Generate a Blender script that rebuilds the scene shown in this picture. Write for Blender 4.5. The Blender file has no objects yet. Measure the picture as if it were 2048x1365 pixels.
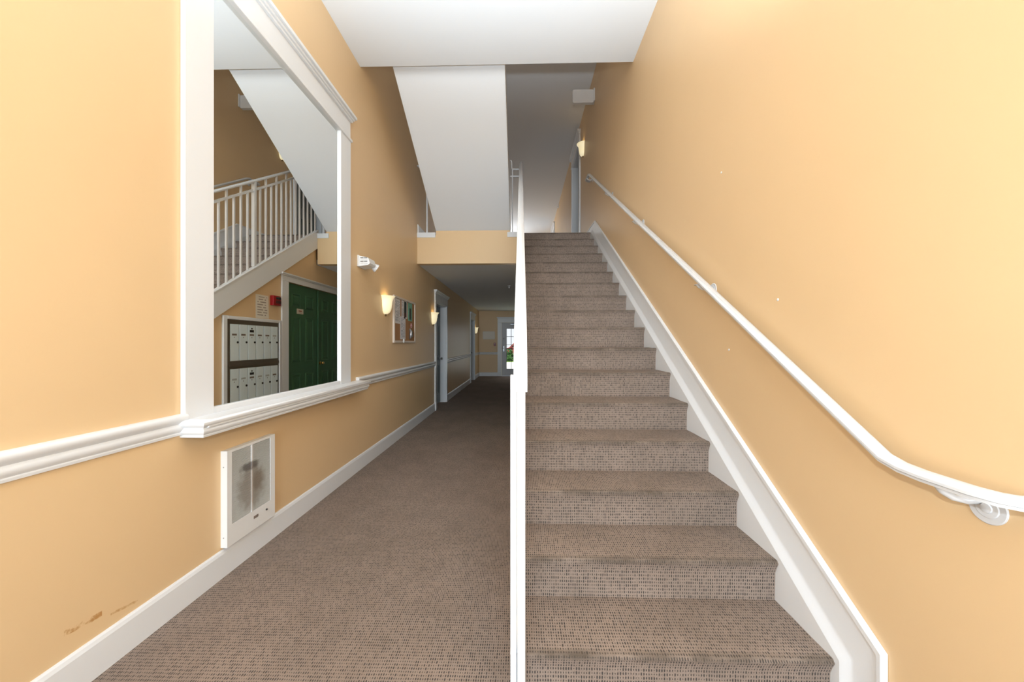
import bpy, bmesh, math, random
from mathutils import Vector, Matrix
random.seed(7)
D = bpy.data
S = bpy.context.scene
COL = S.collection
PI = math.pi

# ------------------------------------------------------------------ camera
F_PX, VPX, HOR = 735.0, 1042.0, 687.0
CAM_H = 1.277
cam = D.cameras.new('camera')
cam.sensor_fit = 'HORIZONTAL'
cam.sensor_width = 36.0
cam.lens = 36.0 * F_PX / 2048.0
cam.shift_y = (HOR - 682.5) / 2048.0
cam.clip_start = 0.02
cam.clip_end = 200
cam_o = D.objects.new('camera', cam)
cam_o.location = (0, 0, CAM_H)
cam_o.rotation_euler = (PI / 2, 0, math.atan((VPX - 1024.0) / F_PX))
COL.objects.link(cam_o)
S.camera = cam_o

# ------------------------------------------------------------------ view, world, lights
vs = S.view_settings
vs.view_transform = 'Standard'
vs.look = 'None'
vs.gamma = 1.0
vs.use_curve_mapping = False
vs.exposure = 0.02
w = D.worlds.new('world')
S.world = w
w.use_nodes = True
bg = w.node_tree.nodes['Background']
bg.inputs['Color'].default_value = (0.90, 0.95, 1.0, 1)
bg.inputs['Strength'].default_value = 1.0


def lamp(name, kind, loc, energy, color=(1, 1, 1), rot=(0, 0, 0), **kw):
    l = D.lights.new(name, kind)
    l.energy = energy
    l.color = color
    for k, v in kw.items():
        setattr(l, k, v)
    o = D.objects.new(name, l)
    o.location = loc
    o.rotation_euler = rot
    COL.objects.link(o)
    return o


# the photographer's flash, on top of the camera
lamp('flash_light', 'POINT', (0.0, -0.06, 1.50), 48, (0.83, 0.93, 1.0), shadow_soft_size=0.035)
# sun on the lawn beyond the hall door
lamp('sun', 'SUN', (0, 25, 12), 4.5, (1.0, 0.96, 0.90), (-0.34, 0.22, 0), angle=0.01)
# the flash's main output, bounced off the white ceiling over the camera
lamp('bounced_flash', 'SPOT', (0.0, -0.08, 1.52), 790, (0.80, 0.92, 1.0), (PI - 0.06, 0, 0), shadow_soft_size=0.05,
     spot_size=math.radians(118), spot_blend=0.45)
# daylight through the glazed entrance behind the camera
lamp('entrance_daylight', 'AREA', (-0.25, -5.5, 1.6), 410, (0.78, 0.91, 1.0), (PI / 2 + 0.12, 0, 0),
     shape='RECTANGLE', size=3.2, size_y=3.0)
# daylight through the glass of the door at the end of the hall
lamp('hall_door_daylight', 'AREA', (-0.29, 14.10, 1.10), 4, (0.90, 0.96, 1.0), (-PI / 2, 0, 0),
     shape='RECTANGLE', size=0.55, size_y=1.55)
# added fill brightening the upper corridor ceiling, placed at the invented end window
lamp('added_upper_fill', 'AREA', (-0.9, 14.12, 4.25), 70, (0.88, 0.95, 1.0), (-PI / 2 - 0.25, 0, 0),
     shape='RECTANGLE', size=0.9, size_y=1.4)


# ------------------------------------------------------------------ materials
def nt(name):
    m = D.materials.new(name)
    m.use_nodes = True
    t = m.node_tree
    return m, t, t.nodes['Principled BSDF']


def N(t, kind, **kw):
    n = t.nodes.new(kind)
    for k, v in kw.items():
        setattr(n, k, v)
    return n


def lk(t, a, b):
    t.links.new(a, b)


def math_n(t, op, a, b=None, c=None, clamp=False):
    n = N(t, 'ShaderNodeMath', operation=op)
    n.use_clamp = clamp
    for i, v in enumerate((a, b, c)):
        if v is None:
            continue
        if isinstance(v, (int, float)):
            n.inputs[i].default_value = v
        else:
            lk(t, v, n.inputs[i])
    return n.outputs[0]


def mix_c(t, fac, a, b):
    n = N(t, 'ShaderNodeMix', data_type='RGBA')
    for sock, v in ((n.inputs[0], fac), (n.inputs[6], a), (n.inputs[7], b)):
        if isinstance(v, (int, float)):
            sock.default_value = v
        elif isinstance(v, tuple):
            sock.default_value = (*v, 1) if len(v) == 3 else v
        else:
            lk(t, v, sock)
    return n.outputs[2]


def noise(t, vec, scale, detail=2, rough=0.5):
    n = N(t, 'ShaderNodeTexNoise')
    n.inputs['Scale'].default_value = scale
    n.inputs['Detail'].default_value = detail
    n.inputs['Roughness'].default_value = rough
    if vec is not None:
        lk(t, vec, n.inputs['Vector'])
    return n.outputs['Fac']


def ramp(t, fac, lo, hi):
    n = N(t, 'ShaderNodeMapRange')
    n.inputs['From Min'].default_value = lo
    n.inputs['From Max'].default_value = hi
    lk(t, fac, n.inputs['Value'])
    return n.outputs['Result']


def bump(t, bsdf, h, strength, dist=0.002):
    b = N(t, 'ShaderNodeBump')
    b.inputs['Strength'].default_value = strength
    b.inputs['Distance'].default_value = dist
    lk(t, h, b.inputs['Height'])
    lk(t, b.outputs[0], bsdf.inputs['Normal'])


def paint(name, col, rough=0.5, var=0.04, bscale=180, bstr=0.06, spec=0.5, metallic=0.0):
    m, t, p = nt(name)
    pos = N(t, 'ShaderNodeNewGeometry').outputs['Position']
    f = noise(t, pos, 2.3, 3)
    dark = tuple(c * (1 - var) for c in col)
    lk(t, mix_c(t, f, dark, col), p.inputs['Base Color'])
    p.inputs['Roughness'].default_value = rough
    p.inputs['Specular IOR Level'].default_value = spec
    p.inputs['Metallic'].default_value = metallic
    if bstr:
        bump(t, p, noise(t, pos, bscale, 2), bstr, 0.001)
    return m


WALL = (0.785, 0.555, 0.312)
M = {}
M['wall'] = paint('wall_paint', WALL, 0.42, 0.05, 140, 0.08, 0.45)
M['white'] = paint('white_trim_paint', (0.79, 0.80, 0.82), 0.32, 0.02, 90, 0.03)
M['ceiling'] = paint('ceiling_paint', (0.82, 0.845, 0.885), 0.85, 0.015, 160, 0.05, 0.2)
M['metal_white'] = paint('white_enamel', (0.68, 0.685, 0.70), 0.25, 0.02, 60, 0.02)
M['plastic'] = paint('white_plastic', (0.80, 0.80, 0.80), 0.35, 0.02, 60, 0.0)
M['green_door'] = paint('green_door_paint', (0.058, 0.155, 0.080), 0.35, 0.15, 120, 0.05)
M['dark_door'] = paint('dark_door_paint', (0.030, 0.055, 0.045), 0.35, 0.1, 120, 0.04)
M['grey_door'] = paint('grey_door_paint', (0.60, 0.61, 0.65), 0.4, 0.04, 120, 0.03)
M['bronze'] = paint('bronze_metal', (0.16, 0.09, 0.035), 0.35, 0.2, 60, 0.0, metallic=0.9)
M['brass'] = paint('brass_metal', (0.75, 0.52, 0.18), 0.22, 0.1, 60, 0.0, metallic=1.0)
M['steel'] = paint('brushed_steel', (0.45, 0.46, 0.48), 0.35, 0.1, 60, 0.0, metallic=0.9)
M['dark'] = paint('black_plastic', (0.012, 0.012, 0.013), 0.5, 0.2, 60, 0.0)
M['dark_gap'] = paint('dark_cavity', (0.05, 0.045, 0.04), 0.9, 0.2, 60, 0.0)
M['box_frame'] = paint('brown_anodised_metal', (0.145, 0.120, 0.090), 0.38, 0.2, 40, 0.0, metallic=0.3)
M['box_door'] = paint('pale_blue_metal', (0.78, 0.89, 0.93), 0.3, 0.05, 40, 0.0)
M['tag'] = paint('name_tag_card', (0.25, 0.20, 0.17), 0.6, 0.3, 300, 0.0)
M['tag_pale'] = paint('pale_name_tag', (0.52, 0.56, 0.55), 0.6, 0.2, 300, 0.0)
M['red'] = paint('red_plastic', (0.33, 0.006, 0.009), 0.3, 0.1, 60, 0.0)
M['lead'] = paint('dark_green_lead', (0.02, 0.035, 0.03), 0.5, 0.2, 60, 0.0)
M['grass'] = paint('lawn_green', (0.30, 0.52, 0.10), 0.9, 0.3, 60, 0.2)
M['paving'] = paint('pale_concrete', (0.80, 0.79, 0.76), 0.9, 0.1, 60, 0.1)
M['foliage'] = paint('foliage_green', (0.10, 0.26, 0.06), 0.7, 0.5, 30, 0.3)
M['bark'] = paint('bark_brown', (0.12, 0.08, 0.05), 0.9, 0.4, 30, 0.3)
M['car_red'] = paint('red_car_paint', (0.60, 0.10, 0.11), 0.3, 0.1, 30, 0.0)
M['glass_dark'] = paint('dark_glass', (0.02, 0.025, 0.03), 0.1, 0.1, 30, 0.0)
M['rubber'] = paint('tyre_rubber', (0.02, 0.02, 0.02), 0.8, 0.1, 30, 0.0)


def make_left_wall():
    m, t, p = nt('wall_paint_stained')
    pos = N(t, 'ShaderNodeNewGeometry').outputs['Position']
    sep = N(t, 'ShaderNodeSeparateXYZ')
    lk(t, pos, sep.inputs[0])
    y, z = sep.outputs[1], sep.outputs[2]
    f = noise(t, pos, 2.3, 3)
    base = mix_c(t, f, tuple(c * 0.95 for c in WALL), WALL)
    nz = noise(t, pos, 26, 4, 0.7)
    # two rusty scuffs a hand above the baseboard
    def scuff(y0, y1, z0, z1, wd):
        k = (z1 - z0) / (y1 - y0)
        line = math_n(t, 'ADD', math_n(t, 'MULTIPLY', math_n(t, 'SUBTRACT', y, y0), k), z0)
        d = math_n(t, 'ABSOLUTE', math_n(t, 'SUBTRACT', z, line))
        dw = math_n(t, 'MULTIPLY', nz, wd * 2)
        a = math_n(t, 'SUBTRACT', dw, d)
        a = math_n(t, 'MULTIPLY', a, 260, clamp=True)
        inr = math_n(t, 'MULTIPLY', math_n(t, 'GREATER_THAN', y, y0), math_n(t, 'LESS_THAN', y, y1))
        patch = math_n(t, 'MULTIPLY', math_n(t, 'SUBTRACT', nz, 0.42), 6, clamp=True)
        return math_n(t, 'MULTIPLY', math_n(t, 'MULTIPLY', a, inr), patch)
    s1 = scuff(1.275, 1.395, 0.236, 0.222, 0.011)
    s2 = scuff(1.425, 1.53, 0.196, 0.178, 0.006)
    st = math_n(t, 'MULTIPLY', math_n(t, 'MAXIMUM', s1, math_n(t, 'MULTIPLY', s2, 0.8)), 0.8)
    lk(t, mix_c(t, st, base, (0.46, 0.20, 0.04)), p.inputs['Base Color'])
    p.inputs['Roughness'].default_value = 0.42
    p.inputs['Specular IOR Level'].default_value = 0.45
    bump(t, p, noise(t, pos, 140, 2), 0.08, 0.001)
    return m


M['wall_left'] = make_left_wall()


def make_carpet():
    """Loop-pile carpet: rows of taupe loops with dark gaps, worn in patches. UV in metres."""
    m, t, p = nt('loop_carpet')
    uv = N(t, 'ShaderNodeUVMap').outputs[0]
    pos = N(t, 'ShaderNodeNewGeometry').outputs['Position']
    sep = N(t, 'ShaderNodeSeparateXYZ')
    lk(t, uv, sep.inputs[0])
    warp = math_n(t, 'MULTIPLY', math_n(t, 'SUBTRACT', noise(t, pos, 9, 2), 0.5), 0.006)
    cu = math_n(t, 'DIVIDE', math_n(t, 'ADD', sep.outputs[0], warp), 0.0092)
    cv = math_n(t, 'DIVIDE', math_n(t, 'ADD', sep.outputs[1], warp), 0.0150)
    fu, fv = math_n(t, 'FRACT', cu), math_n(t, 'FRACT', cv)
    cell = N(t, 'ShaderNodeCombineXYZ')
    lk(t, math_n(t, 'FLOOR', cu), cell.inputs[0])
    lk(t, math_n(t, 'FLOOR', cv), cell.inputs[1])
    wn = N(t, 'ShaderNodeTexWhiteNoise', noise_dimensions='2D')
    lk(t, cell.outputs[0], wn.inputs['Vector'])
    rnd = wn.outputs['Value']
    # elongated dark gap in every cell, its size varying from loop to loop
    du = math_n(t, 'DIVIDE', math_n(t, 'ABSOLUTE', math_n(t, 'SUBTRACT', fu, 0.5)), 0.26)
    dv = math_n(t, 'DIVIDE', math_n(t, 'ABSOLUTE', math_n(t, 'SUBTRACT', fv, 0.5)), 0.36)
    r = math_n(t, 'SQRT', math_n(t, 'ADD', math_n(t, 'MULTIPLY', du, du), math_n(t, 'MULTIPLY', dv, dv)))
    size = math_n(t, 'ADD', math_n(t, 'MULTIPLY', rnd, 0.7), 0.62)
    gap = math_n(t, 'MULTIPLY', math_n(t, 'SUBTRACT', size, r), 3.0, clamp=True)
    fine = noise(t, pos, 330, 2, 0.7)
    big = ramp(t, noise(t, pos, 1.6, 4, 0.6), 0.36, 0.66)
    mid = ramp(t, noise(t, pos, 6.5, 3, 0.6), 0.35, 0.7)
    loop = mix_c(t, fine, (0.185, 0.138, 0.110), (0.44, 0.340, 0.277))
    col = mix_c(t, math_n(t, 'MULTIPLY', gap, 0.90), loop, (0.045, 0.041, 0.042))
    wear = mix_c(t, math_n(t, 'MULTIPLY', big, 0.25), col, (0.12, 0.092, 0.070))
    wear = mix_c(t, math_n(t, 'MULTIPLY', mid, 0.14), wear, (0.10, 0.078, 0.062))
    # grime trodden into the step nosings (their place along the carpet's length)
    vd = math_n(t, 'DIVIDE', math_n(t, 'ABSOLUTE', math_n(t, 'SUBTRACT', sep.outputs[1], 0.178)), 0.030)
    nd = math_n(t, 'MULTIPLY', math_n(t, 'SUBTRACT', 1.0, vd, clamp=True), math_n(t, 'ADD', math_n(t, 'MULTIPLY', mid, 0.6), 0.35), clamp=True)
    wear = mix_c(t, nd, wear, (0.085, 0.066, 0.050))
    lk(t, wear, p.inputs['Base Color'])
    p.inputs['Roughness'].default_value = 0.95
    p.inputs['Specular IOR Level'].default_value = 0.1
    h = math_n(t, 'SUBTRACT', math_n(t, 'MULTIPLY', fine, 0.4), gap)
    bump(t, p, h, 0.5, 0.003)
    return m


M['carpet'] = make_carpet()


def make_mirror():
    m, t, p = nt('mirror_silver')
    p.inputs['Base Color'].default_value = (0.92, 0.95, 0.945, 1)
    p.inputs['Metallic'].default_value = 1.0
    p.inputs['Roughness'].default_value = 0.0
    return m


M['mirror'] = make_mirror()


def make_glass():
    m, t, p = nt('clear_glass')
    p.inputs['Base Color'].default_value = (1, 1, 1, 1)
    p.inputs['Roughness'].default_value = 0.0
    p.inputs['IOR'].default_value = 1.02
    p.inputs['Transmission Weight'].default_value = 1.0
    return m


M['glass'] = make_glass()


def make_shade():
    m, t, p = nt('alabaster_glass_lit')
    pos = N(t, 'ShaderNodeTexCoord').outputs['Object']
    f = noise(t, pos, 9, 3)
    c = mix_c(t, f, (1.0, 0.83, 0.48), (1.0, 0.90, 0.62))
    lk(t, c, p.inputs['Base Color'])
    lk(t, c, p.inputs['Emission Color'])
    p.inputs['Emission Strength'].default_value = 0.55
    p.inputs['Roughness'].default_value = 0.3
    return m


M['shade'] = make_shade()


def make_print(name, paper, ink, sx, sz, cover=0.45, border=0.08):
    """A sheet with rows of illegible print, laid out in its own generated coordinates (Y across, Z up)."""
    m, t, p = nt(name)
    g = N(t, 'ShaderNodeTexCoord').outputs['Generated']
    sep = N(t, 'ShaderNodeSeparateXYZ')
    lk(t, g, sep.inputs[0])
    y, z = sep.outputs[1], sep.outputs[2]
    row = math_n(t, 'MULTIPLY', z, sz)
    line = math_n(t, 'LESS_THAN', math_n(t, 'FRACT', row), cover)
    cell = N(t, 'ShaderNodeCombineXYZ')
    lk(t, math_n(t, 'FLOOR', row), cell.inputs[0])
    lk(t, math_n(t, 'FLOOR', math_n(t, 'MULTIPLY', y, sx)), cell.inputs[1])
    wn = N(t, 'ShaderNodeTexWhiteNoise', noise_dimensions='2D')
    lk(t, cell.outputs[0], wn.inputs['Vector'])
    word = math_n(t, 'GREATER_THAN', wn.outputs['Value'], 0.28)
    ins = math_n(t, 'MULTIPLY',
                 math_n(t, 'LESS_THAN', math_n(t, 'ABSOLUTE', math_n(t, 'SUBTRACT', y, 0.5)), 0.5 - border * 1.6),
                 math_n(t, 'LESS_THAN', math_n(t, 'ABSOLUTE', math_n(t, 'SUBTRACT', z, 0.5)), 0.5 - border))
    fac = math_n(t, 'MULTIPLY', math_n(t, 'MULTIPLY', line, word), ins)
    lk(t, mix_c(t, fac, paper, ink), p.inputs['Base Color'])
    p.inputs['Roughness'].default_value = 0.7
    return m


M['print'] = make_print('printed_notice', (0.78, 0.72, 0.62), (0.36, 0.31, 0.26), 9, 9, 0.4)
M['print2'] = make_print('printed_sheet', (0.72, 0.69, 0.68), (0.30, 0.29, 0.30), 7, 22, 0.5)
M['print3'] = make_print('printed_list', (0.70, 0.68, 0.70), (0.40, 0.39, 0.43), 4, 16, 0.45)
M['print_green'] = make_print('green_flyer', (0.22, 0.46, 0.33), (0.12, 0.30, 0.21), 5, 14, 0.4)
M['print_door'] = make_print('door_plate_print', (0.66, 0.60, 0.50), (0.34, 0.10, 0.07), 6, 2.2, 0.5, 0.16)
M['dark_photo'] = paint('dark_photo_print', (0.030, 0.055, 0.045), 0.4, 0.6, 30, 0.0)
M['maroon'] = paint('maroon_print', (0.12, 0.035, 0.03), 0.4, 0.5, 30, 0.0)
M['paper'] = paint('white_paper', (0.86, 0.84, 0.81), 0.7, 0.05, 60, 0.0)
M['sign'] = make_print('wall_sign_print', (0.92, 0.87, 0.80), (0.80, 0.74, 0.69), 6, 7, 0.4, 0.14)
M['cork'] = paint('cork_board', (0.44, 0.22, 0.095), 0.9, 0.3, 200, 0.3)
M['board_frame'] = paint('pale_wood_frame', (0.70, 0.60, 0.52), 0.45, 0.12, 50, 0.05)
M['pink'] = paint('pink_paper_flower', (0.70, 0.38, 0.40), 0.7, 0.3, 60, 0.0)


def make_slat():
    m, t, p = nt('dusty_white_slat')
    pos = N(t, 'ShaderNodeNewGeometry').outputs['Position']
    sep = N(t, 'ShaderNodeSeparateXYZ')
    lk(t, pos, sep.inputs[0])
    def blob(y0, z0, ry, rz, a):
        dy = math_n(t, 'DIVIDE', math_n(t, 'SUBTRACT', sep.outputs[1], y0), ry)
        dz = math_n(t, 'DIVIDE', math_n(t, 'SUBTRACT', sep.outputs[2], z0), rz)
        r = math_n(t, 'SQRT', math_n(t, 'ADD', math_n(t, 'MULTIPLY', dy, dy), math_n(t, 'MULTIPLY', dz, dz)))
        r = math_n(t, 'ADD', r, math_n(t, 'MULTIPLY', math_n(t, 'SUBTRACT', noise(t, pos, 30, 3), 0.5), 0.9))
        return math_n(t, 'MULTIPLY', math_n(t, 'MULTIPLY', math_n(t, 'SUBTRACT', 1.0, r), 2.5, clamp=True), a)
    b1 = blob(2.135, 0.552, 0.095, 0.030, 0.80)
    b2 = blob(2.150, 0.425, 0.130, 0.150, 0.50)
    b3 = blob(2.20, 0.45, 0.05, 0.07, 0.45)
    spk = math_n(t, 'MULTIPLY', noise(t, pos, 60, 3), 0.22)
    col = mix_c(t, spk, (0.74, 0.73, 0.72), (0.25, 0.20, 0.16))
    col = mix_c(t, b2, col, (0.26, 0.18, 0.12))
    col = mix_c(t, b3, col, (0.24, 0.15, 0.08))
    col = mix_c(t, b1, col, (0.17, 0.14, 0.125))
    lk(t, col, p.inputs['Base Color'])
    p.inputs['Roughness'].default_value = 0.5
    return m


M['slat'] = make_slat()


# ------------------------------------------------------------------ mesh helpers
class MB:
    def __init__(self):
        self.bm = bmesh.new()
        self.uv = None

    def poly(self, pts):
        vs_ = [self.bm.verts.new(p) for p in pts]
        return self.bm.faces.new(vs_)

    def box(self, x0, x1, y0, y1, z0, z1, bev=0.0, seg=1):
        v = [self.bm.verts.new((x, y, z)) for x in (x0, x1) for y in (y0, y1) for z in (z0, z1)]
        fs = [self.bm.faces.new([v[i] for i in q]) for q in
              ((0, 1, 3, 2), (4, 6, 7, 5), (0, 4, 5, 1), (2, 3, 7, 6), (0, 2, 6, 4), (1, 5, 7, 3))]
        if bev > 0:
            es = list({e for f in fs for e in f.edges})
            bmesh.ops.bevel(self.bm, geom=es, offset=bev, segments=seg, profile=0.6, affect='EDGES')
        return self

    def prism(self, poly, a0, a1, axis='x'):
        """Extrude a polygon given in the two other axes (x: (y,z); y: (x,z); z: (x,y))."""
        def P(u, v, a):
            return {'x': (a, u, v), 'y': (u, a, v), 'z': (u, v, a)}[axis]
        A = [self.bm.verts.new(P(u, v, a0)) for u, v in poly]
        B = [self.bm.verts.new(P(u, v, a1)) for u, v in poly]
        n = len(poly)
        self.bm.faces.new(A)
        self.bm.faces.new(B[::-1])
        for i in range(n):
            j = (i + 1) % n
            self.bm.faces.new([A[j], A[i], B[i], B[j]])
        return self

    def sweep(self, path, prof, nrm=None, cap=True):
        """Sweep a closed profile along a path with mitred corners. With nrm the profile's first
        coordinate runs along nrm; without, it runs sideways and the second one up."""
        path = [Vector(p) for p in path]
        segs = [(path[i + 1] - path[i]).normalized() for i in range(len(path) - 1)]
        rings = []
        for i, p in enumerate(path):
            d = segs[min(i, len(segs) - 1)] if i == 0 else segs[i - 1]
            d2 = segs[i] if i < len(segs) else d
            n = (d + d2).normalized()
            if nrm is not None:
                a = Vector(nrm)
                b = a.cross(d)
            else:
                a = d.cross(Vector((0, 0, 1))).normalized()
                b = a.cross(d)
            ring = []
            for u, v in prof:
                o = a * u + b * v
                s = -(o.dot(n)) / max(1e-6, d.dot(n))
                ring.append(self.bm.verts.new(p + o + d * s))
            rings.append(ring)
        m = len(prof)
        for r0, r1 in zip(rings, rings[1:]):
            for k in range(m):
                self.bm.faces.new([r0[k], r0[(k + 1) % m], r1[(k + 1) % m], r1[k]])
        if cap:
            self.bm.faces.new(rings[0][::-1])
            self.bm.faces.new(rings[-1])
        return self

    def tube(self, path, r, seg=8):
        path = [Vector(p) for p in path]
        rings = []
        ref = None
        for i, p in enumerate(path):
            d = (path[min(i + 1, len(path) - 1)] - path[max(i - 1, 0)]).normalized()
            if ref is None:
                ref = Vector((0, 0, 1)) if abs(d.z) < 0.9 else Vector((1, 0, 0))
            a = (ref - d * ref.dot(d)).normalized()
            ref = a
            b = d.cross(a)
            rr = r[i] if isinstance(r, (list, tuple)) else r
            rings.append([self.bm.verts.new(p + (a * math.cos(q) + b * math.sin(q)) * rr)
                          for q in (2 * PI * k / seg for k in range(seg))])
        for r0, r1 in zip(rings, rings[1:]):
            for k in range(seg):
                self.bm.faces.new([r0[k], r0[(k + 1) % seg], r1[(k + 1) % seg], r1[k]])
        self.bm.faces.new(rings[0][::-1])
        self.bm.faces.new(rings[-1])
        return self

    def lathe(self, c, prof, seg=24, axis='z', a0=0.0, a1=2 * PI, sy=1.0):
        """prof: (radius, height) list, turned about the axis through c."""
        full = abs(a1 - a0 - 2 * PI) < 1e-6
        cnt = seg if full else seg + 1
        rings = []
        for r, h in prof:
            ring = []
            for k in range(cnt):
                q = a0 + (a1 - a0) * k / seg
                u, v = r * math.cos(q), r * math.sin(q) * sy
                P = {'z': (u, v, h), 'x': (h, u, v), 'y': (u, h, v)}[axis]
                ring.append(self.bm.verts.new((c[0] + P[0], c[1] + P[1], c[2] + P[2])))
            rings.append(ring)
        for r0, r1 in zip(rings, rings[1:]):
            for k in range(seg):
                j = (k + 1) % cnt
                self.bm.faces.new([r0[k], r0[j], r1[j], r1[k]])
        if full:
            for ring, rev in ((rings[0], True), (rings[-1], False)):
                self.bm.faces.new(ring[::-1] if rev else ring)
        return self

    def box_uv(self):
        self.uv = 'box'
        return self

    def build(self, name, mat, parent=None, smooth=None, merge=True):
        bm = self.bm
        if merge:
            bmesh.ops.remove_doubles(bm, verts=bm.verts, dist=1e-6)
        bmesh.ops.recalc_face_normals(bm, faces=bm.faces)
        if self.uv == 'box':
            L = bm.loops.layers.uv.new('UVMap')
            for f in bm.faces:
                n = f.normal
                for l in f.loops:
                    c = l.vert.co
                    if abs(n.z) > 0.5:
                        l[L].uv = (c.x, c.y)
                    elif abs(n.y) > 0.5:
                        l[L].uv = (c.x, c.z)
                    else:
                        l[L].uv = (c.y, c.z)
        me = D.meshes.new(name)
        off = world_loc(parent) if parent else Vector((0, 0, 0))
        if off.length:
            bmesh.ops.translate(bm, verts=bm.verts, vec=-off)
        bm.to_mesh(me)
        bm.free()
        if smooth is not None:
            for pl in me.polygons:
                pl.use_smooth = True
            me.set_sharp_from_angle(angle=math.radians(smooth))
        me.materials.append(mat)
        o = D.objects.new(name, me)
        COL.objects.link(o)
        if parent:
            o.parent = parent
        return o


def world_loc(o):
    v = Vector((0, 0, 0))
    while o is not None:
        v += o.location
        o = o.parent
    return v


def tag(o, label, cat, group=None, kind=None):
    o['label'] = label
    o['category'] = cat
    if group:
        o['group'] = group
    if kind:
        o['kind'] = kind
    return o


def thing(name, label, cat, loc=(0, 0, 0), group=None, kind=None):
    o = D.objects.new(name, None)
    o.empty_display_size = 0.05
    o.location = loc
    COL.objects.link(o)
    return tag(o, label, cat, group, kind)


def struct(mb, name, mat, label, cat, smooth=None):
    return tag(mb.build(name, mat, None, smooth), label, cat, kind='structure')


def copy_tree(o, parent=None):
    c = o.copy()
    COL.objects.link(c)
    c.parent = parent
    for ch in [x for x in D.objects if x.parent == o]:
        copy_tree(ch, c)
    return c


def arc(c, r, a0, a1, n):
    return [(c[0] + r * math.cos(a0 + (a1 - a0) * i / n), c[1] + r * math.sin(a0 + (a1 - a0) * i / n)) for i in range(n + 1)]


# ------------------------------------------------------------------ dimensions
XL, XR = -1.635, 1.12            # wall faces
YB, YE = -1.95, 14.25            # open back, end wall
RISE, RUN, NST = 0.1772, 0.2794, 17
Y0 = 1.0225                      # nosing n stands at Y0 + n*RUN
FL2 = RISE * NST                 # upper floor 3.012
SL = RISE / RUN
YF = 5.75                        # front of the upper floor
HC = 2.53                        # hall ceiling
ZC2 = 5.43                       # upper ceiling
XS = 1.087                       # right end of the steps


def nose(y):
    return (y - Y0) * SL


def wall_strips(strips, x0, x1):
    """One wall mesh in a constant-X plane from (y0, y1, zb, zt) strips."""
    mb = MB()
    for y0, y1, zb, zt in strips:
        mb.box(x0, x1, y0, y1, zb, zt)
    return mb


# ------------------------------------------------------------------ setting
struct(MB().box(-1.80, 1.30, YB, YE + 0.2, -0.12, 0.0).box_uv(), 'floor', M['carpet'],
       'brown loop carpet floor of the entrance lobby and hall', 'floor')
D1 = (7.00, 7.95)
D2 = (11.85, 12.80)
DH = 2.07
struct(wall_strips([(YB, D1[0], 0, ZC2), (D1[0], D1[1], DH, ZC2), (D1[1], D2[0], 0, ZC2),
                    (D2[0], D2[1], DH, ZC2), (D2[1], YE + 0.15, 0, ZC2)], XL - 0.15, XL),
       'wall_left', M['wall_left'], 'tall peach yellow wall on the left with mirror and chair rail', 'wall')
U1 = (7.05, 7.98)
U2 = (12.30, 13.25)
UH = FL2 + 2.07
struct(wall_strips([(YB, U1[0], 0, ZC2), (U1[0], U1[1], 0, FL2), (U1[0], U1[1], UH, ZC2),
                    (U1[1], U2[0], 0, ZC2), (U2[0], U2[1], 0, FL2), (U2[0], U2[1], UH, ZC2),
                    (U2[1], YE + 0.15, 0, ZC2)], XR, XR + 0.15),
       'wall_right', M['wall'], 'tall peach yellow wall on the right along the carpeted stairs', 'wall')
# end wall with the opening of the exterior door
EX = (-0.75, 0.17)
EZ = 2.08
mb = MB()
mb.box(XL, EX[0], YE, YE + 0.15, 0, HC)
mb.box(EX[0], EX[1], YE, YE + 0.15, EZ, HC)
mb.box(EX[1], XR, YE, YE + 0.15, 0, HC)
mb.box(XL, XR, YE, YE + 0.15, HC, ZC2)
struct(mb, 'wall_far', M['wall'], 'far yellow end wall of the hall around the glazed door', 'wall')
# wall under the stairs, hole for the mailboxes and for the closet doors
MBX = (3.975, 4.845, 0.52, 1.545)
CD = (5.05, 6.62, 2.135)


def under(y, d):
    return max(0.0, nose(y) - d if y < YF + 0.031 else HC)


mb = MB()
def strip(y0, y1, zb, d=0.19, x1=0.0112):
    mb.prism([(y0, zb), (y1, zb), (y1, under(y1, d)), (y0, under(y0, d))], 0.0, x1)
strip(1.45, MBX[0], 0)
mb.box(0, 0.0112, MBX[0], MBX[1], 0, MBX[2])
strip(MBX[0], MBX[1], MBX[3])
strip(MBX[1], CD[0], 0)
strip(CD[0], 5.12, CD[2])
strip(5.12, YF + 0.03, CD[2])
mb.box(0, 0.0112, YF + 0.03, CD[1], CD[2], HC)
mb.box(0.0112, 0.10, CD[0] - 0.04, CD[0], 0, 2.13)
mb.box(0.0112, 0.10, CD[0] - 0.04, CD[1], CD[2], CD[2] + 0.06)
mb.box(0, 0.10, CD[1], 7.0, 0, HC)
mb.box(0.10, XR, 6.9, 7.0, 0, HC)
struct(mb, 'wall_center', M['wall'], 'yellow wall under the stairs holding mailboxes and green closet doors', 'wall')

# upper floor slab, its yellow front edge and the hall ceiling below it
mb = MB()
mb.box(XL, 0.0, YF + 0.02, YE, FL2 - 0.03, FL2).box(0.0, XR, Y0 + 18 * RUN + 0.018, YE, FL2 - 0.03, FL2).box_uv()
struct(mb, 'floor_upper', M['carpet'], 'brown carpet of the upper corridor at the top of the stairs', 'floor')
struct(MB().box(XL, -0.032, YF, YF + 0.12, HC, FL2 - 0.031).box(-1.336, -0.174, YF, YF + 0.12, FL2 - 0.031, 3.047), 'wall_front', M['wall'],
       'yellow band facing the lobby on the edge of the upper floor', 'wall')
struct(MB().box(XL, XR, YF + 0.12, YE, HC, HC + 0.1), 'ceiling', M['ceiling'],
       'flat grey white ceiling of the lower hall', 'ceiling')
struct(MB().box(XL, XR, YB, 3.70, 4.09, 4.42), 'ceiling_landing', M['ceiling'],
       'white underside of the half landing above the lobby', 'ceiling')
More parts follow.
